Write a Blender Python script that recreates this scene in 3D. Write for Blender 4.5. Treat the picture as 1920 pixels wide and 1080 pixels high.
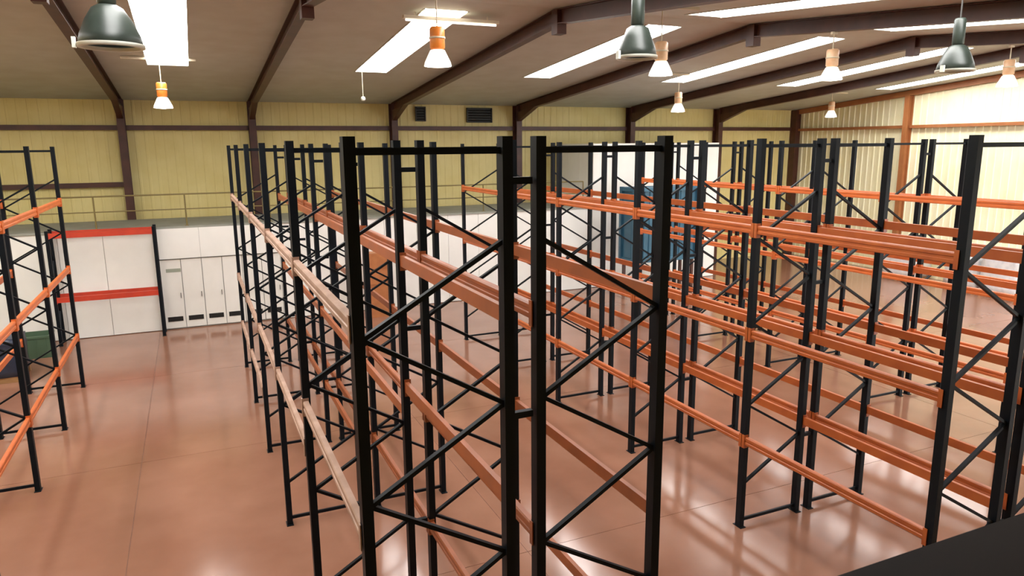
import bpy, bmesh, math, random
from mathutils import Matrix, Vector
random.seed(7)
for _o in list(bpy.data.objects):
    bpy.data.objects.remove(_o, do_unlink=True)
scene = bpy.context.scene
COL = scene.collection
R = math.radians

# ------------------------------------------------------------------ camera
CAM_H = 5.623
cd = bpy.data.cameras.new('camera'); cam = bpy.data.objects.new('camera', cd); COL.objects.link(cam)
cd.sensor_width = 36.0; cd.lens = 1339.7 / 1920 * 36; cd.clip_start = 0.05; cd.clip_end = 200
cam.matrix_world = (Matrix.Translation((0, 0, CAM_H)) @ Matrix.Rotation(R(-23.974), 4, 'Z')
                    @ Matrix.Rotation(R(90 - 11.256), 4, 'X') @ Matrix.Rotation(R(-0.486), 4, 'Z'))
scene.camera = cam

# ------------------------------------------------------------------ world, exposure
SKY_STRENGTH = 17.0        # daylight coming through the rooflight sheets
LAMP_STRENGTH = 14.0
w = bpy.data.worlds.new('world'); scene.world = w; w.use_nodes = True
w.node_tree.nodes['Background'].inputs[0].default_value = (0.96, 0.98, 1.0, 1)
w.node_tree.nodes['Background'].inputs[1].default_value = SKY_STRENGTH   # even overcast sky
vs = scene.view_settings
vs.view_transform = 'Standard'; vs.look = 'None'; vs.gamma = 1.0; vs.use_curve_mapping = False
vs.exposure = 0.0

# ------------------------------------------------------------------ materials
def srgb(r, g, b):
    f = lambda c: (c / 255 / 12.92) if c / 255 <= 0.04045 else ((c / 255 + 0.055) / 1.055) ** 2.4
    return (f(r), f(g), f(b), 1.0)

def mat(name, c, rough=0.5, metal=0.0, c2=None, scale=3.0, bump=0.0, bscale=60.0, emit=None, estr=0.0, stretch=(1, 1, 1), spec=None, lo=0.35, hi=0.65):
    m = bpy.data.materials.new(name); m.use_nodes = True
    nt = m.node_tree; b = nt.nodes['Principled BSDF']
    b.inputs['Base Color'].default_value = c
    b.inputs['Roughness'].default_value = rough
    b.inputs['Metallic'].default_value = metal
    if spec is not None: b.inputs['Specular IOR Level'].default_value = spec
    if c2 is not None or bump:
        tc = nt.nodes.new('ShaderNodeTexCoord'); mp = nt.nodes.new('ShaderNodeMapping')
        mp.inputs['Scale'].default_value = stretch
        nt.links.new(tc.outputs['Object'], mp.inputs['Vector'])
    if c2 is not None:
        n = nt.nodes.new('ShaderNodeTexNoise'); n.inputs['Scale'].default_value = scale; n.inputs['Detail'].default_value = 6
        r = nt.nodes.new('ShaderNodeValToRGB')
        r.color_ramp.elements[0].position = lo; r.color_ramp.elements[1].position = hi
        r.color_ramp.elements[0].color = c; r.color_ramp.elements[1].color = c2
        nt.links.new(mp.outputs['Vector'], n.inputs['Vector'])
        nt.links.new(n.outputs['Fac'], r.inputs['Fac']); nt.links.new(r.outputs['Color'], b.inputs['Base Color'])
    if bump:
        n2 = nt.nodes.new('ShaderNodeTexNoise'); n2.inputs['Scale'].default_value = bscale; n2.inputs['Detail'].default_value = 3
        bp = nt.nodes.new('ShaderNodeBump'); bp.inputs['Strength'].default_value = bump; bp.inputs['Distance'].default_value = 0.01
        nt.links.new(mp.outputs['Vector'], n2.inputs['Vector'])
        nt.links.new(n2.outputs['Fac'], bp.inputs['Height']); nt.links.new(bp.outputs['Normal'], b.inputs['Normal'])
    if emit is not None:
        b.inputs['Emission Color'].default_value = emit; b.inputs['Emission Strength'].default_value = estr
    return m

M = {}
M['floor'] = mat('red_painted_concrete', srgb(136, 94, 74), 0.15, c2=srgb(150, 108, 88), scale=0.55, bump=0.06, bscale=4.0)
M['jointfill'] = mat('floor_joint_filler', srgb(112, 74, 60), 0.5)
M['yellow'] = mat('yellow_cladding', srgb(214, 197, 130), 0.45, c2=srgb(220, 205, 142), scale=1.2)
M['yellow_lit'] = mat('yellow_cladding_lit', srgb(236, 231, 192), 0.45, c2=srgb(240, 236, 204), scale=1.2)  # wall yellow paled, the gable's brighter light put into its colour
M['ceil'] = mat('ceiling_liner', srgb(188, 192, 184), 0.55, c2=srgb(180, 182, 172), scale=1.5)
M['steel'] = mat('brown_steel_paint', srgb(62, 29, 19), 0.45, c2=srgb(76, 38, 26), scale=2.5)
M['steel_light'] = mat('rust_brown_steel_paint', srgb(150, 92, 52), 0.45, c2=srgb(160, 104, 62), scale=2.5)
M['upright'] = mat('dark_blue_rack_paint', srgb(12, 17, 25), 0.5, c2=srgb(15, 21, 25), scale=4, spec=0.16)
M['beam'] = mat('orange_beam_paint', srgb(182, 96, 44), 0.42, c2=srgb(166, 82, 38), scale=3)
M['beam_shaded'] = mat('shaded_orange_beam_paint', srgb(156, 84, 44), 0.45, c2=srgb(138, 76, 42), scale=3)  # beam orange darkened, shade on the two front rows put into the colour
M['beam_lit'] = mat('lit_orange_beam_paint', srgb(206, 108, 52), 0.42, c2=srgb(192, 96, 46), scale=3)  # beam orange lightened, stronger light on these rows put into the colour
M['beam_pale'] = mat('pale_tan_beam_paint', srgb(182, 150, 132), 0.45, c2=srgb(150, 118, 98), scale=3)  # paler tan for the aisle-side beams of the front row
M['beam_red'] = mat('red_beam_paint', srgb(196, 66, 44), 0.4, c2=srgb(182, 58, 40), scale=3)
M['galv'] = mat('galvanised_steel', srgb(120, 122, 120), 0.4, 0.7)
M['white'] = mat('white_panel', srgb(236, 235, 230), 0.4, c2=srgb(229, 228, 223), scale=1.0)
M['white_door'] = mat('offwhite_door', srgb(222, 220, 213), 0.4, c2=srgb(228, 226, 220), scale=1.5)
M['joint'] = mat('grey_joint', srgb(150, 150, 146), 0.6)
M['deck'] = mat('grey_deck', srgb(150, 152, 142), 0.6, c2=srgb(136, 138, 128), scale=2)
M['black'] = mat('black_louvre', srgb(26, 25, 24), 0.55)
M['rail'] = mat('olive_rail_paint', srgb(120, 104, 58), 0.5)
M['greenplate'] = mat('grey_green_plate', srgb(150, 156, 140), 0.5)
M['skylight'] = mat('translucent_rooflight', (0.85, 0.85, 0.85, 1), 0.5, emit=(1.0, 0.985, 0.97, 1), estr=SKY_STRENGTH)
M['lampwhite'] = mat('glowing_reflector', (0.9, 0.88, 0.84, 1), 0.35, emit=(1.0, 0.93, 0.82, 1), estr=1.0)
M['lamplens'] = mat('glowing_lens', (0.9, 0.9, 0.88, 1), 0.3, emit=(1.0, 0.93, 0.82, 1), estr=LAMP_STRENGTH)
M['orange_neck'] = mat('amber_lamp_housing', srgb(214, 116, 40), 0.35, c2=srgb(226, 138, 60), scale=8)
M['pale_neck'] = mat('pale_lamp_housing', srgb(222, 186, 150), 0.35, c2=srgb(212, 168, 128), scale=8)
M['darklamp'] = mat('dark_green_lamp_housing', srgb(34, 42, 36), 0.4, c2=srgb(46, 54, 48), scale=6)
M['rimglass'] = mat('pale_lamp_rim', srgb(214, 216, 204), 0.3)
M['cream'] = mat('cream_steel', srgb(206, 194, 168), 0.5)
M['tube'] = mat('fluorescent_tube', (0.9, 0.9, 0.9, 1), 0.4, emit=(1, 0.98, 0.95, 1), estr=2.0)
M['cable'] = mat('dark_cable', srgb(40, 38, 34), 0.6)
M['handrail'] = mat('dark_brown_rail', srgb(24, 14, 12), 0.6, c2=srgb(32, 19, 16), scale=6, spec=0.2)
M['mezz'] = mat('mezzanine_boards', srgb(96, 70, 50), 0.6, c2=srgb(110, 82, 60), scale=2)
M['blue'] = mat('teal_blue_steel', srgb(44, 88, 112), 0.45, c2=srgb(54, 100, 122), scale=2)
M['bluedark'] = mat('dark_navy_wrap', srgb(34, 42, 62), 0.35, c2=srgb(48, 56, 74), scale=4)
M['wrap'] = mat('white_stretch_wrap', srgb(226, 226, 226), 0.25, c2=srgb(206, 208, 212), scale=5, bump=0.4, bscale=9)
M['wood'] = mat('pallet_wood', srgb(172, 132, 88), 0.7, c2=srgb(150, 112, 72), scale=5, stretch=(1, 8, 8))
M['card'] = mat('brown_cardboard', srgb(176, 112, 66), 0.7, c2=srgb(164, 102, 60), scale=4)
M['tape'] = mat('packing_tape', srgb(196, 150, 96), 0.3)
M['green'] = mat('dull_green_plastic', srgb(74, 96, 74), 0.5)

# ------------------------------------------------------------------ mesh helpers
class MB:
    def __init__(s): s.v = []; s.f = []
    def add(s, vs_, fs):
        o = len(s.v); s.v += [tuple(q) for q in vs_]; s.f += [tuple(i + o for i in q) for q in fs]; return s
    def box(s, x0, x1, y0, y1, z0, z1):
        return s.add([(x0, y0, z0), (x1, y0, z0), (x1, y1, z0), (x0, y1, z0), (x0, y0, z1), (x1, y0, z1), (x1, y1, z1), (x0, y1, z1)],
                     [(3, 2, 1, 0), (4, 5, 6, 7), (0, 1, 5, 4), (1, 2, 6, 5), (2, 3, 7, 6), (3, 0, 4, 7)])
    def prism(s, prof, a, b, up=(0, 0, 1)):
        """extrude a closed 2-D profile (u, v) from a to b; v follows `up`, u the sideways axis"""
        a = Vector(a); b = Vector(b); d = (b - a).normalized(); u = Vector(up)
        sx = d.cross(u); sx.normalize(); uz = sx.cross(d)
        n = len(prof)
        vs_ = [a + sx * p[0] + uz * p[1] for p in prof] + [b + sx * p[0] + uz * p[1] for p in prof]
        fs = [(i, (i + 1) % n, n + (i + 1) % n, n + i) for i in range(n)] + [tuple(range(n - 1, -1, -1)), tuple(range(n, 2 * n))]
        return s.add(vs_, fs)
    def bar(s, a, b, w_, h_, up=(0, 0, 1)):
        return s.prism([(-w_ / 2, -h_ / 2), (w_ / 2, -h_ / 2), (w_ / 2, h_ / 2), (-w_ / 2, h_ / 2)], a, b, up)
    def tube(s, a, b, r, n=8):
        up = (0, 0, 1) if abs((Vector(b) - Vector(a)).normalized().z) < 0.9 else (0, 1, 0)
        return s.prism([(r * math.cos(2 * math.pi * i / n), r * math.sin(2 * math.pi * i / n)) for i in range(n)], a, b, up)
    def lathe(s, prof, n=24, c=(0, 0, 0)):
        """rings from (radius, z) pairs"""
        o = len(s.v)
        for r_, z in prof:
            for i in range(n):
                t = 2 * math.pi * i / n
                s.v.append((c[0] + r_ * math.cos(t), c[1] + r_ * math.sin(t), c[2] + z))
        for k in range(len(prof) - 1):
            for i in range(n):
                j = (i + 1) % n
                s.f.append((o + k * n + i, o + k * n + j, o + (k + 1) * n + j, o + (k + 1) * n + i))
        return s
    def mesh(s, name, m, smooth=False):
        me = bpy.data.meshes.new(name); me.from_pydata(s.v, [], s.f)
        bm = bmesh.new(); bm.from_mesh(me); bmesh.ops.recalc_face_normals(bm, faces=bm.faces); bm.to_mesh(me); bm.free()
        me.materials.append(m)
        if smooth:
            for p in me.polygons: p.use_smooth = True
        return me

def link(name, me, parent=None, loc=None):
    o = bpy.data.objects.new(name, me); COL.objects.link(o)
    if parent is not None: o.parent = parent
    if loc is not None: o.location = loc
    return o
def obj(name, mb, m, parent=None, smooth=False, loc=None):
    return link(name, mb.mesh(name, m, smooth), parent, loc)
def tag(o, label, cat, group=None):
    o['label'] = label; o['category'] = cat
    if group: o['group'] = group
    return o
def thing(name, loc, label, cat, group=None):
    o = bpy.data.objects.new(name, None); COL.objects.link(o); o.location = loc; o.empty_display_size = 0.2
    return tag(o, label, cat, group)
def struct(name, mb, m, smooth=False):
    o = obj(name, mb, m, None, smooth); o['kind'] = 'structure'; return o

# ------------------------------------------------------------------ the hall
WY = 28.0                # far side wall
NY = -1.3                # wall behind the camera
LX = -12.0               # gable out of view on the left
GX = 28.2                # far gable wall on the right
RIDGE = 14.05
EAVE = 7.25; SLOPE = 0.085
def roofz(y): return EAVE + SLOPE * (WY - y) if y >= RIDGE else EAVE + SLOPE * (WY - RIDGE) - SLOPE * (RIDGE - y)

fl = struct('floor', MB().box(LX - .2, GX + .2, NY - .2, WY + .2, -0.3, -.006), M['jointfill'])
_xs = [LX - .2, -6.6, -3.9 + 5.3 - 2.65, 3.9, 9.2, 14.4, 19.7, 24.6, GX + .2]; _ys = [NY - .2, 2.6, 8.3, 13.9, 19.4, WY + .2]
for _i in range(len(_xs) - 1):
    for _j in range(len(_ys) - 1):
        obj('floor_slab', MB().box(_xs[_i] + .004, _xs[_i + 1] - .004, _ys[_j] + .004, _ys[_j + 1] - .004, -.1, 0), M['floor'], fl)

def corr_wall_x(x0, x1, y, zt, face, zb=0, mb=None, dep=.025):     # ribbed sheet in an XZ plane
    mb = mb or MB(); pts = []; p = 0.30; x = x0
    while x < x1:
        pts += [(x, 0), (min(x + .20, x1), 0), (min(x + .22, x1), dep), (min(x + .28, x1), dep)]; x += p
    pts.append((x1, 0))
    n = len(pts); vs_ = [(a, y + face * d, zb) for a, d in pts] + [(a, y + face * d, zt) for a, d in pts]
    mb.add(vs_, [(i, i + 1, n + i + 1, n + i) for i in range(n - 1)])
    mb.box(x0, x1, y - face * .02 if face > 0 else y + .02, y - face * .10 if face > 0 else y + .10, zb, zt)
    return mb
def corr_wall_y(x, face):                  # ribbed sheet in a YZ plane, following the gable slope
    mb = MB(); pts = []; p = 0.30; y = NY
    while y < WY:
        pts += [(y, 0), (min(y + .20, WY), 0), (min(y + .22, WY), .025), (min(y + .28, WY), .025)]; y += p
    pts.append((WY, 0)); n = len(pts)
    vs_ = [(x + face * d, a, 0) for a, d in pts] + [(x + face * d, a, roofz(a)) for a, d in pts]
    mb.add(vs_, [(i, i + 1, n + i + 1, n + i) for i in range(n - 1)])
    xs = (x - face * .02, x - face * .10)
    prof = [(NY, 0), (WY, 0), (WY, roofz(WY)), (RIDGE, roofz(RIDGE)), (NY, roofz(NY))]
    mb.add([(xs[0], a, b) for a, b in prof] + [(xs[1], a, b) for a, b in prof],
           [(0, 1, 2, 3, 4), (9, 8, 7, 6, 5)] + [(i, (i + 1) % 5, 5 + (i + 1) % 5, 5 + i) for i in range(5)])
    return mb
struct('wall_back', corr_wall_x(LX, GX, WY, EAVE, -1, dep=.010), M['yellow'])
ADDED_DOOR = (18.6, 26.6, 5.0)   # unseen open loading door behind the viewer, added to brighten gable and floor
wf = corr_wall_x(LX, ADDED_DOOR[0], NY, roofz(NY), 1)
corr_wall_x(ADDED_DOOR[1], GX, NY, roofz(NY), 1, 0, wf); corr_wall_x(ADDED_DOOR[0], ADDED_DOOR[1], NY, roofz(NY), 1, ADDED_DOOR[2], wf)
struct('wall_front', wf, M['yellow'])
dr = struct('added_door_1', MB().box(ADDED_DOOR[0] - .12, ADDED_DOOR[0], NY - .05, NY + .10, 0, ADDED_DOOR[2]).box(ADDED_DOOR[1], ADDED_DOOR[1] + .12, NY - .05, NY + .10, 0, ADDED_DOOR[2]).box(ADDED_DOOR[0] - .12, ADDED_DOOR[1] + .12, NY - .05, NY + .10, ADDED_DOOR[2], ADDED_DOOR[2] + .12), M['steel'])
obj('added_shutter', MB().tube((ADDED_DOOR[0], NY + .32, ADDED_DOOR[2] + .36), (ADDED_DOOR[1], NY + .32, ADDED_DOOR[2] + .36), .22, 16), M['galv'], dr)
struct('ground', MB().box(LX - 6, GX + 10, NY - 30, NY - .2, -.2, -.01), M['deck'])
struct('wall_right', corr_wall_y(GX, -1), M['yellow_lit'])
struct('wall_left', corr_wall_y(LX, 1), M['yellow'])

# roof liner with the rooflight openings left free
SKX = [(-11.4, -10.4), (-6.1, -5.1), (-0.77, 0.25), (4.66, 5.62), (10.08, 11.06), (15.42, 16.43), (20.70, 21.72), (26.02, 27.0)]
FY0, FY1 = 14.75, 21.7        # far slope rooflights
CY0, CY1 = 5.2, 13.35         # near slope rooflights
def roof_mesh(ya, yb, s0, s1):
    mb = MB(); T = .12
    def slab(x0, x1, y0, y1):
        z0, z1 = roofz(y0), roofz(y1)
        mb.add([(x0, y0, z0), (x1, y0, z0), (x1, y1, z1), (x0, y1, z1), (x0, y0, z0 + T), (x1, y0, z0 + T), (x1, y1, z1 + T), (x0, y1, z1 + T)],
               [(3, 2, 1, 0), (4, 5, 6, 7), (0, 1, 5, 4), (1, 2, 6, 5), (2, 3, 7, 6), (3, 0, 4, 7)])
    slab(LX - .2, GX + .2, ya, s0); slab(LX - .2, GX + .2, s1, yb)
    x = LX - .2
    for a, b in SKX:
        slab(x, a, s0, s1); x = b
    slab(x, GX + .2, s0, s1)
    return mb
cb = struct('ceiling', roof_mesh(RIDGE, WY + .2, FY0, FY1), M['ceil'])
cf = struct('ceiling', roof_mesh(NY - .2, RIDGE, CY0, CY1), M['ceil'])
wn = 0
for a, b in SKX:
    for y0, y1 in ((FY0, FY1), (CY0, CY1)):
        wn += 1
        z0, z1 = roofz(y0) + .045, roofz(y1) + .045
        pane = MB().add([(a, y0, z0), (b, y0, z0), (b, y1, z1), (a, y1, z1), (a, y0, z0 + .02), (b, y0, z0 + .02), (b, y1, z1 + .02), (a, y1, z1 + .02)],
                        [(3, 2, 1, 0), (4, 5, 6, 7), (0, 1, 5, 4), (1, 2, 6, 5), (2, 3, 7, 6), (3, 0, 4, 7)])
        o = struct('window_%d' % wn, pane, M['skylight'])
        fr = MB()
        for xx in (a, b):
            fr.add([(xx - .02, y0, roofz(y0) - .012), (xx + .02, y0, roofz(y0) - .012), (xx + .02, y1, roofz(y1) - .012), (xx - .02, y1, roofz(y1) - .012),
                    (xx - .02, y0, roofz(y0) + .02), (xx + .02, y0, roofz(y0) + .02), (xx + .02, y1, roofz(y1) + .02), (xx - .02, y1, roofz(y1) + .02)],
                   [(3, 2, 1, 0), (4, 5, 6, 7), (0, 1, 5, 4), (1, 2, 6, 5), (2, 3, 7, 6), (3, 0, 4, 7)])
        obj('window_frame', fr, M['ceil'], o)

# steel portal frames: column, haunch, rafters either side of the ridge
def ibeam(mb, a, b, flange, depth, up, t=.02):
    h = depth / 2
    prof = [(-flange / 2, -h), (flange / 2, -h), (flange / 2, -h + t), (.012, -h + t), (.012, h - t), (flange / 2, h - t), (flange / 2, h), (-flange / 2, h), (-flange / 2, h - t), (-.012, h - t), (-.012, -h + t), (-flange / 2, -h + t)]
    return mb.prism(prof, a, b, up)
PORTALS = [(-7.1, 'hidden beyond the left edge'), (-1.93, 'x'), (2.21, 'x'), (7.38, 'x'), (12.64, 'x'), (18.2, 'x'), (23.1, 'x')]
PL = {-1.93: 'dark brown steel portal frame with the leftmost column, above the red beamed rack',
      2.21: 'dark brown steel portal frame crossing the ceiling between first and second rooflights',
      7.38: 'dark brown steel portal frame crossing the ceiling just right of the second rooflight',
      12.64: 'dark brown steel portal frame crossing the ceiling just right of the third rooflight',
      18.2: 'dark brown steel portal frame whose column rises behind the tall white room',
      23.1: 'dark brown steel portal frame nearest to the bright gable wall'}
RD = .30
for px, _ in PORTALS[1:]:
    t = thing('portal_frame', (px, WY, 0), PL[px], 'steel frame', 'steel portal frames')
    L = lambda y, z: (0, y - WY, z)
    obj('column', ibeam(MB(), L(WY - .26, 0), L(WY - .26, roofz(WY - .26) - .02), .24, .42, (0, 1, 0)), M['steel'], t)
    obj('column', ibeam(MB(), L(NY + .26, 0), L(NY + .26, roofz(NY + .26) - .02), .24, .42, (0, 1, 0)), M['steel'], t)
    obj('rafter', ibeam(MB(), L(WY - .45, roofz(WY - .45) - RD / 2 - .015), L(RIDGE + .02, roofz(RIDGE) - RD / 2 - .015), .20, RD, (0, 0, 1)), M['steel'], t)
    obj('rafter', ibeam(MB(), L(RIDGE - .02, roofz(RIDGE) - RD / 2 - .015), L(NY + .45, roofz(NY + .45) - RD / 2 - .015), .20, RD, (0, 0, 1)), M['steel'], t)
    for s, y0 in ((1, WY - .45), (-1, NY + .45)):
        y1 = y0 - s * 1.7
        za, zb = roofz(y0) - RD, roofz(y1) - RD
        mb = MB(); pr = [(y0, za), (y1, zb), (y0, za - .38)]
        mb.add([(-.09, a - WY, b) for a, b in pr] + [(.09, a - WY, b) for a, b in pr], [(0, 1, 2), (5, 4, 3), (0, 1, 4, 3), (1, 2, 5, 4), (2, 0, 3, 5)])
        obj('haunch', mb, M['steel'], t)
    obj('ridge_plate', MB().box(-.11, .11, RIDGE - .13 - WY, RIDGE + .13 - WY, roofz(RIDGE) - .52, roofz(RIDGE) - .03), M['steel'], t)

# gable frame: rafter pair along the gable wall and wind posts
t = thing('gable_frame', (GX, WY, 0), 'brown steel rafters and wind posts standing flat against the bright gable wall', 'steel frame')
for ya, yb in ((WY - .05, RIDGE + .02), (RIDGE - .02, NY + .05)):
    obj('rafter', MB().bar((-.12, ya - WY, roofz(ya) - .13), (-.12, yb - WY, roofz(yb) - .13), .16, .22), M['steel_light'], t)
for y in (21.55, RIDGE, 6.5):
    obj('wind_post', ibeam(MB(), (-.2, y - WY, 0), (-.2, y - WY, roofz(y) - .24), .22, .3, (1, 0, 0)), M['steel_light'], t)
obj('corner_column', MB().box(-.34, -.04, -.40, -.04, 0, roofz(WY - .4) - .05), M['steel'], t)

# side rails (girts)
def trim(n, mb, m): return struct('trim_%d' % n, mb, m)
cols = [-7.1, -1.93, 2.21, 7.38, 12.64, 18.2, 23.1, 27.9]
n = 0
for i in range(len(cols) - 1):
    n += 1
    trim(n, MB().box(cols[i] + .13, cols[i + 1] - .13, WY - .22, WY - .03, 6.25, 6.41), M['steel'])
n += 1; trim(n, MB().box(LX, cols[1] - .13, WY - .20, WY - .03, 4.36, 4.52), M['steel'])
for a, b in ((WY - .42, 21.67), (21.43, RIDGE + .12), (RIDGE - .12, 6.62)):
    n += 1; trim(n, MB().box(GX - .20, GX - .03, b, a, 6.22, 6.34), M['steel_light'])
# dark louvres high on the side wall
for i, (x0, x1, z0, z1, lab) in enumerate(((8.30, 8.72, 6.60, 7.16, 'small dark louvre box high on the side wall beside a portal column'), (10.45, 11.55, 6.56, 7.14, 'wide dark louvre box high on the side wall under the eave'))):
    t = thing('wall_louvre', ((x0 + x1) / 2, WY - .03, z0), lab, 'louvre')
    hw = (x1 - x0) / 2
    obj('louvre_frame', MB().box(-hw, hw, -.10, -.08, 0, z1 - z0).box(-hw, -hw + .04, -.16, -.08, 0, z1 - z0).box(hw - .04, hw, -.16, -.08, 0, z1 - z0).box(-hw, hw, -.16, -.08, z1 - z0 - .04, z1 - z0), M['black'], t)
    sl = MB().prism([(-.035, -.006), (.035, -.006), (.035, .006), (-.035, .006)], (-hw + .04, -.13, 0), (hw - .04, -.13, 0), (0, .5, 1)).mesh('louvre_slat', M['black'])
    for k in range(5): link('louvre_slat', sl, t, (0, 0, .08 + k * .1))

# ------------------------------------------------------------------ white cold-room partition along the far wall
PYF = 24.45
t = thing('white_partition', (0, PYF, 0), 'long low white panelled room along the side wall with a grey flat roof', 'partition')
PH = 3.2; PX0, PX1 = -11.9, 14.3
obj('core', MB().box(PX0, PX1, .05, WY - PYF - .55, 0.0, PH - .1), M['joint'], t)
DX0 = -1.09; DW = .60; ND = 6; DX1 = DX0 + DW * ND; DH = 2.22
pm = {}
x = PX0
k = 0
edges = [PX0]
while edges[-1] < DX0 - 1.3: edges.append(edges[-1] + 1.17)
edges[-1] = DX0
segs = list(zip(edges[:-1], edges[1:]))
e2 = [DX1]
while e2[-1] < PX1 - 1.3: e2.append(e2[-1] + 1.17)
e2[-1] = PX1
segs += list(zip(e2[:-1], e2[1:]))
for a, b in segs:
    obj('panel', MB().box(a + .006, b - .006, -.02, .05, 0.02, PH), M['white'], t)
for i in range(3):
    a = DX0 + i * (DX1 - DX0) / 3; b = DX0 + (i + 1) * (DX1 - DX0) / 3
    obj('header_panel', MB().box(a + .004, b - .004, -.06, .05, DH + .04, PH), M['white'], t)
vent_mb = MB().box(-.22, .22, -.008, .0, -.075, .075)
for k in range(4): vent_mb.box(-.22, .22, -.016, -.006, -.07 + k * .04, -.05 + k * .04)
vent_me = vent_mb.mesh('vent', M['black'])
for i in range(ND):
    a = DX0 + i * DW
    d = obj('door_leaf', MB().box(.01, DW - .01, .0, .045, .04, DH), M['white_door'], t, loc=(a, 0, 0))
    link('vent', vent_me, d, (DW / 2, .0, .33))
    obj('handle', MB().box(DW - .09, DW - .07, -.035, .0, 1.0, 1.16), M['galv'], d)
    if i == 0:
        s_ = obj('plate', MB().box(.16, .58, -.008, .0, 1.83, 1.94), M['greenplate'], d)
obj('roof_deck', MB().box(PX0, PX1, -.06, WY - PYF - .5, PH, PH + .06), M['deck'], t)
# guard rail on the roof deck
t2 = thing('guard_rail', (0, PYF, PH + .06), 'thin olive guard rail along the roof edge of the low white room', 'railing')
posts = [-10.1, -7.6, -5.15, -2.68, -.2, 2.3, 4.8, 7.3, 9.8, 12.3, 14.0]
pm_ = MB().tube((0, .12, 0), (0, .12, .98), .022).box(-.06, .06, .06, .18, 0, .012).mesh('post', M['rail'])
for x in posts: link('post', pm_, t2, (x, 0, 0))
obj('top_rail', MB().tube((PX0 + .1, .12, .98), (14.0, .12, .98), .024), M['rail'], t2)
obj('mid_rail', MB().tube((PX0 + .1, .12, .52), (14.0, .12, .52), .018), M['rail'], t2)

# taller white room to the right
t = thing('tall_white_room', (17.4, PYF, 0), 'tall white panelled room block against the side wall behind the blue container', 'partition')
TX0, TX1, TH = 14.36, 20.45, 5.62
obj('core', MB().box(TX0 - 17.4 + .05, TX1 - 17.4 - .05, .05, WY - PYF - .5, 0, TH - .05), M['joint'], t)
nP = 6
for i in range(nP):
    a = TX0 + (TX1 - TX0) * i / nP - 17.4; b = TX0 + (TX1 - TX0) * (i + 1) / nP - 17.4
    obj('panel', MB().box(a + .004, b - .004, -.02, .05, .02, TH), M['white'], t)
for s, xx in ((-1, TX0 - 17.4), (1, TX1 - 17.4)):
    for i in range(3):
        a = .055 + i * 1.0; b = a + 1.0
        obj('panel', MB().box(min(xx, xx - s * .05), max(xx, xx - s * .05), a + .004, b - .004, .02, TH), M['white'], t)
obj('roof_panel', MB().box(TX0 - 17.4, TX1 - 17.4, -.02, WY - PYF - .5, TH, TH + .06), M['white'], t)

# ------------------------------------------------------------------ pallet racks
Y0, BAY, RW, RH = 4.68, 2.92, 1.1, 5.69
NODES_LO = .10
# upright: open hat-shaped channel, front face towards the aisle
def upright_mesh(s):
    # s = side the face looks to along X
    pr = [(-.05, .0), (.05, .0), (.05, .075), (.032, .075), (.032, .018), (-.032, .018), (-.032, .075), (-.05, .075)]
    mb = MB(); n = len(pr)
    vs_ = [(s * (.0375 - v), u, 0.01) for u, v in pr] + [(s * (.0375 - v), u, RH) for u, v in pr]
    fs = [(i, (i + 1) % n, n + (i + 1) % n, n + i) for i in range(n)] + [tuple(range(n)), tuple(range(n, 2 * n))]
    mb.add(vs_, fs)
    # closing lips so that the channel reads solid from its back
    mb.box(-s * .0375 - .004, -s * .0375 + .004, -.05, .05, .01, RH)
    return mb.mesh('upright', M['upright'])
UP = {-1: upright_mesh(-1), 1: upright_mesh(1)}
PLATE = MB().box(-.05, .05, -.085, .085, 0, .01).lathe([(.010, .01), (.010, .026), (0.0005, .028)], 6, (.0, .068, 0)).mesh('base_plate', M['upright'])
BR_T = .60
def brace_mesh(dx, dz):
    return MB().bar((0, 0, 0), (dx, 0, dz), .032, .046, (0, 1, 0) if abs(dz) > 1e-6 else (0, 0, 1)).mesh('brace', M['upright'])
BM = {}
def brace(p, x0, x1, y, z0, z1):
    key = (round(x1 - x0, 3), round(z1 - z0, 3))
    if key not in BM: BM[key] = brace_mesh(x1 - x0, z1 - z0)
    link('brace', BM[key], p, (x0, y, z0))
PITCH = 1.22
def frame(rack, xl, y, mirror):
    """one end frame of a row: two uprights with feet and a zig-zag of braces"""
    for s, x in ((-1, xl), (1, xl + RW)):
        u = link('upright', UP[s], rack, (x, y, 0)); link('base_plate', PLATE, u, (0, 0, 0))
    a, b = (xl + .03, xl + RW - .03) if not mirror else (xl + RW - .03, xl + .03)
    zt = CAM_H - .03
    brace(rack, xl + .03, xl + RW - .03, y, zt + .0, zt + .0)
    z = zt - .03 - PITCH / 2; side = 1
    while z - PITCH / 2 > .08:
        z2 = z - PITCH / 2
        brace(rack, a if side == 0 else b, b if side == 0 else a, y, z, z2)
        z = z2; side ^= 1
    brace(rack, xl + .03, xl + RW - .03, y, .10, .10)
def beam_mesh(s, m, name):
    # box section with a recessed groove along its face, s = side the face looks to
    L = BAY - .105
    pr = [(-.028, -.06), (.022, -.06), (.028, -.052), (.028, -.02), (.020, -.014), (.020, .014), (.028, .02), (.028, .048), (.018, .06), (-.028, .06)]
    mb = MB(); n = len(pr)
    vs_ = [(s * u, -L / 2, v) for u, v in pr] + [(s * u, L / 2, v) for u, v in pr]
    mb.add(vs_, [(i, (i + 1) % n, n + (i + 1) % n, n + i) for i in range(n)] + [tuple(range(n)), tuple(range(n, 2 * n))])
    return mb.mesh('beam', m)
def conn_mesh(s, m):
    mb = MB()
    mb.box(-.033, .033, -.006, .0, -.11, .09)
    mb.box(s * .030 if s > 0 else s * .040, s * .040 if s > 0 else s * .030, -.006, .045, -.11, .09)
    return mb.mesh('beam_connector', m)
BEAM = {}
for mk in ('beam', 'beam_pale', 'beam_red', 'beam_shaded', 'beam_lit'):
    for s in (-1, 1): BEAM[(mk, s)] = (beam_mesh(s, M[mk], mk), conn_mesh(s, M[mk]))
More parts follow.
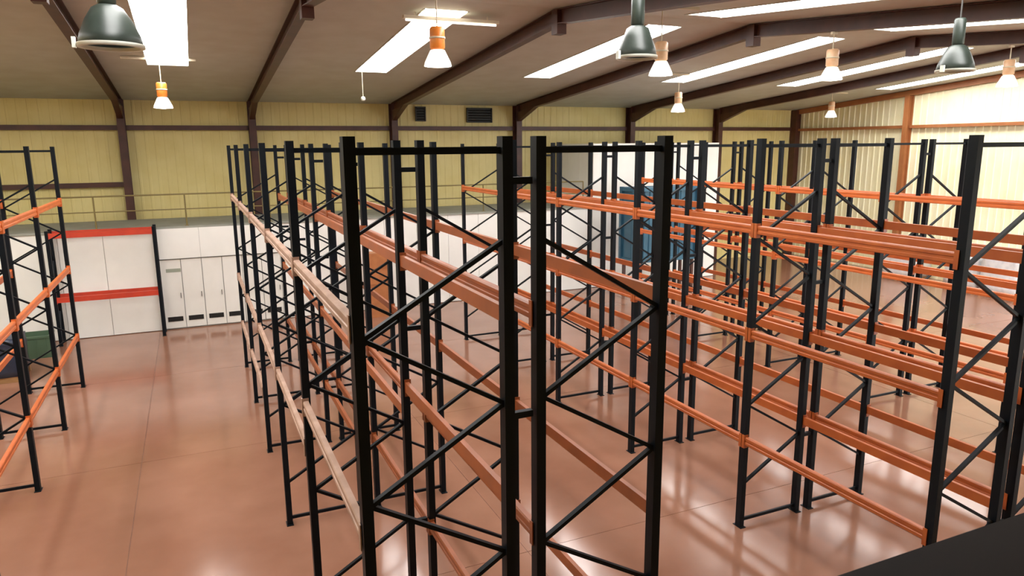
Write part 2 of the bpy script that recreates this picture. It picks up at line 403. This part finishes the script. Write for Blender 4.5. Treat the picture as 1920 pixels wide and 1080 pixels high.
def beam(rack, s, x, y, z, mk='beam'):
    bme, cme = BEAM[(mk, s)]
    b = link('beam', bme, rack, (x + s * .012, y, z))
    L = BAY - .105
    link('beam_connector', cme, b, (0, L / 2 + .001, 0))
    c = link('beam_connector', cme, b, (0, -L / 2 - .001, 0)); c.rotation_euler = (0, 0, 0); c.scale = (1, -1, 1)

def rack_row(xl, k0, k1, mirror, label, lev_left, lev_right, pale=False, paint='beam'):
    """lev_left / lev_right: function bay -> list of beam heights"""
    t = thing('pallet_rack', (xl + RW / 2, Y0 + BAY * k0, 0), label, 'pallet rack', 'pallet rack rows')
    ox, oy = -(xl + RW / 2), -(Y0 + BAY * k0)
    for k in range(k0, k1 + 1):
        frame(t, xl + ox, Y0 + BAY * k + oy, mirror)
    for k in range(k0, k1):
        yc = Y0 + BAY * (k + .5) + oy
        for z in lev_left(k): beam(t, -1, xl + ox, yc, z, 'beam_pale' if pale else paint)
        for z in lev_right(k): beam(t, 1, xl + RW + ox, yc, z, paint)
    return t
GAP = .2565
XA = .9376; XB = XA + RW + GAP; XC = 7.0794; XD = XC + RW + GAP; XE = 13.1535; XF = XE + RW + GAP; XL_ = -2.7805 - RW
rA = rack_row(XA, 0, 5, False, 'empty dark blue pallet rack row with pale beams bordering the wide left aisle', lambda k: [4.43, 2.9 if k == 0 else 2.42] + ([1.17] if k > 2 else []), lambda k: [4.40, 2.95 if k == 0 else 2.62] + ([1.17] if k > 1 else []), pale=True, paint='beam_shaded')
rB = rack_row(XB, 0, 5, True, 'empty pallet rack row backing onto the front row, right of the narrow gap', lambda k: [4.40, 2.60, 1.17], lambda k: [4.43, 2.53, 1.17], paint='beam_shaded')
rC = rack_row(XC, 0, 5, False, 'empty pallet rack row with orange beams, left half of the middle double row', lambda k: [4.46, 2.98, 1.38], lambda k: [4.38, 2.80, 1.50])
rD = rack_row(XD, 0, 5, True, 'empty pallet rack row with orange beams, right half of the middle double row', lambda k: [4.38, 2.80, 1.50], lambda k: [4.40, 2.80, 1.45])
rE = rack_row(XE, 1, 5, False, 'empty pallet rack row, left half of the farthest double row before the gable', lambda k: [4.52, 2.90, 1.45], lambda k: [4.45, 2.90, 1.45], paint='beam_lit')
rF = rack_row(XF, 1, 5, True, 'empty pallet rack row, right half of the farthest double row before the gable', lambda k: [4.45, 2.90, 1.45], lambda k: [4.34, 2.90, 1.45], paint='beam_lit')
rL = rack_row(XL_, 2, 5, False, 'pallet rack row with orange beams at the left edge of the photo', lambda k: [4.45, 2.88, 1.25], lambda k: [4.45, 2.88, 1.25], paint='beam_lit')
# row spacers between back-to-back frames belong to the left row of each pair
sp = MB().bar((0, 0, 0), (GAP - .035 - .056, 0, 0), .05, .05).mesh('row_spacer', M['upright'])
for rr, xl, k0 in ((rA, XA, 0), (rC, XC, 0), (rE, XE, 1)):
    for k in range(k0, 6):
        for z in (1.25, 3.62, 5.38):
            link('row_spacer', sp, rr, (RW / 2 + .035, BAY * (k - k0), z))

# small red-beamed rack bay against the white partition
t = thing('red_beam_rack', (-2.48, 23.75, 0), 'low single rack bay with two red beams before the white room', 'pallet rack')
for x in (-1.36, 1.36):
    u = obj('upright', MB().box(-.045, .045, -.04, .04, .01, 3.36), M['upright'], t, loc=(x, 0, 0)); link('base_plate', PLATE, u)
    u = obj('upright', MB().box(-.045, .045, -.04, .04, .01, 3.36), M['upright'], t, loc=(x, .56, 0)); link('base_plate', PLATE, u)
    for z0, z1 in ((.1, .1), (.2, .95), (.95, 1.7), (1.7, 2.45), (2.45, 3.2), (3.28, 3.28)):
        ya, yb = (.03, .53) if int(z0 * 4) % 2 == 0 else (.53, .03)
        obj('brace', MB().bar((x, ya, z0), (x, yb, z1), .03, .04, (1, 0, 0)), M['upright'], t)
for z in (3.22, 1.36):
    for y in (-.03, .59):
        b = obj('beam', MB().box(-1.31, 1.31, -.028, .028, -.075, .075), M['beam_red'], t, loc=(0, y, z))
        for s in (-1, 1): obj('beam_connector', MB().box(s * 1.312 - .004, s * 1.312 + .004, -.03, .03, -.11, .09), M['beam_red'], b)

# ------------------------------------------------------------------ lamps
def lamp(name, loc, label, dark=False, d=.46, rafter=False, neck='orange_neck'):
    z = loc[2]; top = roofz(loc[1]) - (RD + .0 if rafter else 0)
    t = thing(name, loc, label, 'lamp', 'dark high-bay lamps' if dark else 'lit high-bay lamps')
    r = d / 2
    if dark:
        obj('reflector', MB().lathe([(.09, .20), (.14, .17), (r * .72, .06), (r * .93, -.08), (r, -.17), (r * .98, -.175), (r * .90, -.08), (r * .68, .05), (.10, .15)], 28), M['darklamp'], t, True)
        rim = obj('glass_rim', MB().lathe([(r + .012, -.165), (r + .012, -.20), (r - .03, -.20), (r - .03, -.165)], 28), M['rimglass'], t, True)
        h = obj('ballast_housing', MB().lathe([(.001, .60), (.07, .60), (.085, .57), (.085, .22), (.06, .19), (.001, .19)], 20), M['darklamp'], t, True)
        obj('clip', MB().box(-r - .045, -r - .012, -.03, .03, -.21, -.11), M['rimglass'], t)
        y = .60
    else:
        obj('reflector', MB().lathe([(.085, .10), (.12, .09), (r * .72, .0), (r * .93, -.10), (r, -.16), (r * .98, -.165), (r * .90, -.10), (r * .68, -.01), (.09, .07)], 28), M['lampwhite'], t, True)
        obj('lens', MB().lathe([(.001, -.155), (r * .97, -.150), (r * .97, -.163), (.001, -.185)], 28), M['lamplens'], t, True)
        h = obj('ballast_housing', MB().lathe([(.001, .46), (.10, .46), (.125, .43), (.125, .13), (.10, .10), (.001, .10)], 20), M[neck], t, True)
        obj('cap_ring', MB().lathe([(.13, .30), (.135, .30), (.135, .27), (.13, .27)], 20), M['cream'], h, True)
        y = .46
    obj('hook_rod', MB().tube((0, 0, y), (0, 0, top - z - .05), .012, 6), M['cable'] if dark else M['cream'], t)
    hb = .07 if rafter else .85
    obj('mounting_bar', MB().box(-hb, hb, -.03, .03, top - z - .075, top - z - .02), M['cream'], t)
    return t
lamp('high_bay_lamp', (-.45, 20.63, 6.80), 'lit high-bay lamp with amber housing below the leftmost rooflight')
lamp('high_bay_lamp', (3.95, 11.85, 7.10), 'lit high-bay lamp with amber housing just right of the second rooflight')
lamp('high_bay_lamp', (8.50, 11.95, 7.10), 'lit high-bay lamp hanging right beside the middle dark lamp', neck='pale_neck')
lamp('high_bay_lamp', (15.0, 20.05, 6.85), 'small far lit lamp hanging over the middle racks, lowest near the photo centre', neck='pale_neck')
lamp('high_bay_lamp', (12.6, 11.60, 7.10), 'lit lamp hanging in front of the fifth rooflight', rafter=True, neck='pale_neck')
lamp('high_bay_lamp', (24.6, 22.5, 6.85), 'smallest far lit lamp hanging in front of the gable wall corner', neck='pale_neck')
lamp('high_bay_lamp', (18.3, 11.50, 7.10), 'lit lamp at the right edge of the photo against the gable', rafter=True, neck='pale_neck')
lamp('dark_high_bay_lamp', (-.59, 8.33, 6.80), 'large dark unlit lamp beside the leftmost rooflight, nearest to the viewer', True, .58)
lamp('dark_high_bay_lamp', (5.36, 8.06, 6.90), 'dark unlit lamp in front of the third rooflight', True, .50)
lamp('dark_high_bay_lamp', (11.1, 7.80, 6.90), 'dark unlit lamp at upper right before the gable', True, .54)
# fluorescent batten near the ridge and a small sensor on a cord
t = thing('batten_light', (5.3, 14.9, roofz(14.9) - .20), 'white fluorescent batten light crossing the second rooflight near the ridge', 'lamp')
obj('housing', MB().box(-1.05, 1.05, -.06, .06, .03, .09), M['cream'], t)
obj('tube', MB().tube((-1.0, 0, 0), (1.0, 0, 0), .022), M['tube'], t)
for s in (-1, 1): obj('bracket', MB().box(s * .8 - .01, s * .8 + .01, -.01, .01, .09, .17), M['cream'], t)
t = thing('hanging_sensor', (4.75, 21.1, 6.98), 'tiny pale sensor hanging on a cord from the second rooflight end', 'sensor')
obj('sensor_body', MB().lathe([(.001, .07), (.05, .06), (.07, 0), (.05, -.05), (.001, -.06)], 14), M['rimglass'], t, True)
obj('cord', MB().tube((0, 0, .06), (0, 0, roofz(21.1) - 6.98), .010, 6), M['cream'], t)

# ------------------------------------------------------------------ goods
def pallet(loc, label, rz=0, L=1.2, W=.9):
    t = thing('wooden_pallet', loc, label, 'pallet'); t.rotation_euler = (0, 0, rz)
    bd = MB().box(-L / 2, L / 2, -.05, .05, 0, .02).mesh('deck_board', M['wood'])
    for k in range(6): link('deck_board', bd, t, (0, -W / 2 + .05 + k * (W - .1) / 5, .124))
    bk = MB().box(-L / 2, L / 2, -.045, .045, 0, .104).mesh('stringer', M['wood'])
    for k in range(3):
        link('stringer', bk, t, (0, -W / 2 + .05 + k * (W - .1) / 2, .02))
    bb = MB().box(-.06, .06, -W / 2, W / 2, 0, .02).mesh('bottom_board', M['wood'])
    for k in (-1, 0, 1): link('bottom_board', bb, t, (k * (L / 2 - .06), 0, 0))
    return t
def crate(loc, label, m, w_, d_, h_, rz=0, cat='crate'):
    t = thing('plastic_crate', loc, label, cat); t.rotation_euler = (0, 0, rz)
    b = MB(); T = .03
    b.box(-w_ / 2, w_ / 2, -d_ / 2, d_ / 2, 0, T)
    b.box(-w_ / 2, w_ / 2, -d_ / 2, -d_ / 2 + T, T, h_).box(-w_ / 2, w_ / 2, d_ / 2 - T, d_ / 2, T, h_)
    b.box(-w_ / 2, -w_ / 2 + T, -d_ / 2 + T, d_ / 2 - T, T, h_).box(w_ / 2 - T, w_ / 2, -d_ / 2 + T, d_ / 2 - T, T, h_)
    obj('body', b, m, t)
    obj('rim', MB().box(-w_ / 2 - .02, w_ / 2 + .02, -d_ / 2 - .02, -d_ / 2, h_ - .06, h_).box(-w_ / 2 - .02, w_ / 2 + .02, d_ / 2, d_ / 2 + .02, h_ - .06, h_).box(-w_ / 2 - .02, -w_ / 2, -d_ / 2, d_ / 2, h_ - .06, h_).box(w_ / 2, w_ / 2 + .02, -d_ / 2, d_ / 2, h_ - .06, h_), m, t)
    rb = MB().box(-.02, .02, -.012, 0, .04, h_ - .07).mesh('rib', m)
    for k in range(4): link('rib', rb, t, (-w_ / 2 + w_ * (k + .5) / 4, -d_ / 2, 0))
    return t
def wrapped(loc, label, w_, d_, h_, m, seed, rz=0):
    """stretch-wrapped load: bulging rounded block with a gathered top"""
    rnd = random.Random(seed); t = thing('wrapped_load', loc, label, 'wrapped pallet'); t.rotation_euler = (0, 0, rz)
    bm = bmesh.new(); bmesh.ops.create_cube(bm, size=1)
    bmesh.ops.subdivide_edges(bm, edges=bm.edges[:], cuts=5, use_grid_fill=True)
    for v in bm.verts:
        c = v.co; f = 1 - .10 * max(0, abs(c.x) + abs(c.y) - .72)
        c.x *= f; c.y *= f
        j = Vector((rnd.uniform(-1, 1), rnd.uniform(-1, 1), rnd.uniform(-1, 1))) * .014
        if c.z > .45: c.z -= .10 * (abs(c.x) ** 2 + abs(c.y) ** 2)
        c += Vector((j.x, j.y, j.z if c.z > -.49 else 0))
        c.x *= w_; c.y *= d_; c.z = (c.z + .5) * h_
    me = bpy.data.meshes.new('wrap'); bm.to_mesh(me); bm.free(); me.materials.append(m)
    for p in me.polygons: p.use_smooth = True
    link('wrap', me, t, (0, 0, .144))
    bd = MB().box(-w_ / 2, w_ / 2, -.05, .05, .124, .144).mesh('pallet_board', M['wood'])
    for k in range(5): link('pallet_board', bd, t, (0, -d_ / 2 + .08 + k * (d_ - .16) / 4, 0))
    bk = MB().box(-w_ / 2, w_ / 2, -.05, .05, 0, .124).mesh('pallet_stringer', M['wood'])
    for k in range(3): link('pallet_stringer', bk, t, (0, -d_ / 2 + .08 + k * (d_ - .16) / 2, 0))
    return t
# goods behind the leftmost rack
wrapped((-4.75, 20.9, 0), 'dark navy wrapped load on the floor just beyond the leftmost rack', 1.1, 1.1, .95, M['bluedark'], 1)
wrapped((-6.3, 20.6, 0), 'dark navy wrapped load at the far left edge of the photo', 1.1, 1.2, 1.25, M['bluedark'], 2)
crate((-4.35, 22.9, 0), 'dull green crate on the floor before the white room, left of the red beamed rack', M['green'], .9, .7, .62)
# goods by the gable wall
wrapped((27.4, 20.5, 0), 'low white wrapped load by the gable wall, farthest of three', 1.2, 1.5, .95, M['wrap'], 3)
wrapped((27.4, 17.75, 0), 'white wrapped load by the gable wall, middle of three', 1.2, 1.3, 1.25, M['wrap'], 4)
wrapped((27.3, 16.2, 0), 'tall white wrapped load by the gable wall, nearest of three', 1.3, 1.4, 1.45, M['wrap'], 5)
# stack of brown cartons before the white room
def carton(loc, label, w_, d_, h_, rz):
    t = thing('carton', loc, label, 'box', 'brown cartons before the white room'); t.rotation_euler = (0, 0, rz)
    obj('body', MB().box(-w_ / 2, w_ / 2, -d_ / 2, d_ / 2, 0, h_ - .008), M['card'], t)
    for sy in (-1, 1): obj('flap', MB().box(-w_ / 2, w_ / 2, min(sy * .003, sy * d_ / 2), max(sy * .003, sy * d_ / 2), h_ - .008, h_), M['card'], t)
    obj('tape', MB().box(-w_ / 2 - .002, w_ / 2 + .002, -.03, .03, h_, h_ + .002).box(-w_ / 2 - .002, -w_ / 2, -.03, .03, h_ * .6, h_).box(w_ / 2, w_ / 2 + .002, -.03, .03, h_ * .6, h_), M['tape'], t)
zc = 0
for k, (lab, h_) in enumerate((('bottom brown carton of the stack before the white room', .58), ('second brown carton up in the stack before the white room', .55), ('third brown carton up in the stack before the white room', .52), ('topmost brown carton of the stack before the white room', .5))):
    carton((5.45, 23.5, zc), lab, .66, .6, h_, .06 * (-1) ** k); zc += h_ + .003

# blue container in front of the tall white room
t = thing('blue_container', (16.05, 22.35, 1.32), 'teal blue steel container on a raised stand before the tall white room', 'container')
cw, cdp, ch = 2.8, .86, 2.78
pr = []
obj('body', MB().box(-cw / 2 + .04, cw / 2 - .04, -cdp / 2 + .04, cdp / 2 - .04, .02, ch - .03), M['blue'], t)
rb = MB().prism([(-.07, 0), (.07, 0), (.045, .04), (-.045, .04)], (0, -cdp / 2 + .04, .16), (0, -cdp / 2 + .04, ch - .16), (0, -1, 0)).mesh('rib', M['blue'])
for k in range(11): link('rib', rb, t, (-cw / 2 + .25 + k * (cw - .5) / 10, 0, 0))
rb2 = MB().prism([(-.07, 0), (.07, 0), (.045, .04), (-.045, .04)], (-cw / 2 + .04, 0, .16), (-cw / 2 + .04, 0, ch - .16), (-1, 0, 0)).mesh('rib', M['blue'])
for k in range(6): link('rib', rb2, t, (0, -cdp / 2 + .25 + k * (cdp - .5) / 5, 0))
for sx in (-1, 1):
    for sy in (-1, 1):
        obj('corner_post', MB().box(sx * cw / 2 - .07, sx * cw / 2 + .07, sy * cdp / 2 - .07, sy * cdp / 2 + .07, 0, ch), M['blue'], t)
for z in (.08, ch - .08):
    for sy in (-1, 1): obj('side_rail', MB().box(-cw / 2 + .07, cw / 2 - .07, sy * cdp / 2 - .05, sy * cdp / 2 + .05, z - .07, z + .07), M['blue'], t)
    for sx in (-1, 1): obj('end_rail', MB().box(sx * cw / 2 - .05, sx * cw / 2 + .05, -cdp / 2 + .07, cdp / 2 - .07, z - .07, z + .07), M['blue'], t)

for sx in (-1, 1):
    for sy in (-1, 1): obj('stand_leg', MB().box(sx * 1.3 - .05, sx * 1.3 + .05, sy * .36 - .05, sy * .36 + .05, -1.32, .01), M['steel'], t)
for sy in (-1, 1): obj('stand_rail', MB().box(-1.25, 1.25, sy * .36 - .04, sy * .36 + .04, -.75, -.67), M['steel'], t)

# ------------------------------------------------------------------ viewing platform under the camera
t = thing('viewing_platform', (8, -.3, 0), 'raised boarded platform the view is taken from, along the near wall', 'platform')
bw = .5
pb = MB().box(-bw / 2 + .004, bw / 2 - .004, NY + .90, 1.08, 3.90, 3.94).mesh('floor_board', M['mezz'])
for k in range(40): link('floor_board', pb, t, (-10 - 0 + k * bw - 4, 0, 0))
obj('edge_beam', MB().box(-14.2, 6.0, .98, 1.08, 3.66, 3.90), M['steel'], t)
obj('joist', MB().box(-14.2, 6.0, NY + .95, NY + 1.05, 3.70, 3.90), M['steel'], t)
for x in (-13, -8, -3, 2, 5.8): obj('support_post', MB().box(x - .06, x + .06, .97, 1.09, 0, 3.66), M['steel'], t)
t2 = thing('platform_handrail', (8, .7, 3.953), 'dark brown flat handrail in the near bottom right corner', 'railing')
obj('top_rail', MB().prism([(-.11, -.035), (-.095, -.05), (.095, -.05), (.11, -.035), (.11, .035), (.095, .05), (-.095, .05), (-.11, .035)], (-14, -.03, .91), (6, -.03, .91)), M['handrail'], t2)
pmesh = MB().box(-.03, .03, -.06, .0, -.013, .87).mesh('baluster', M['handrail'])
for k in range(12): link('baluster', pmesh, t2, (-13.6 + k * 1.75, 0, 0))
obj('mid_rail', MB().box(-14, 6, -.045, -.015, .40, .45), M['handrail'], t2)
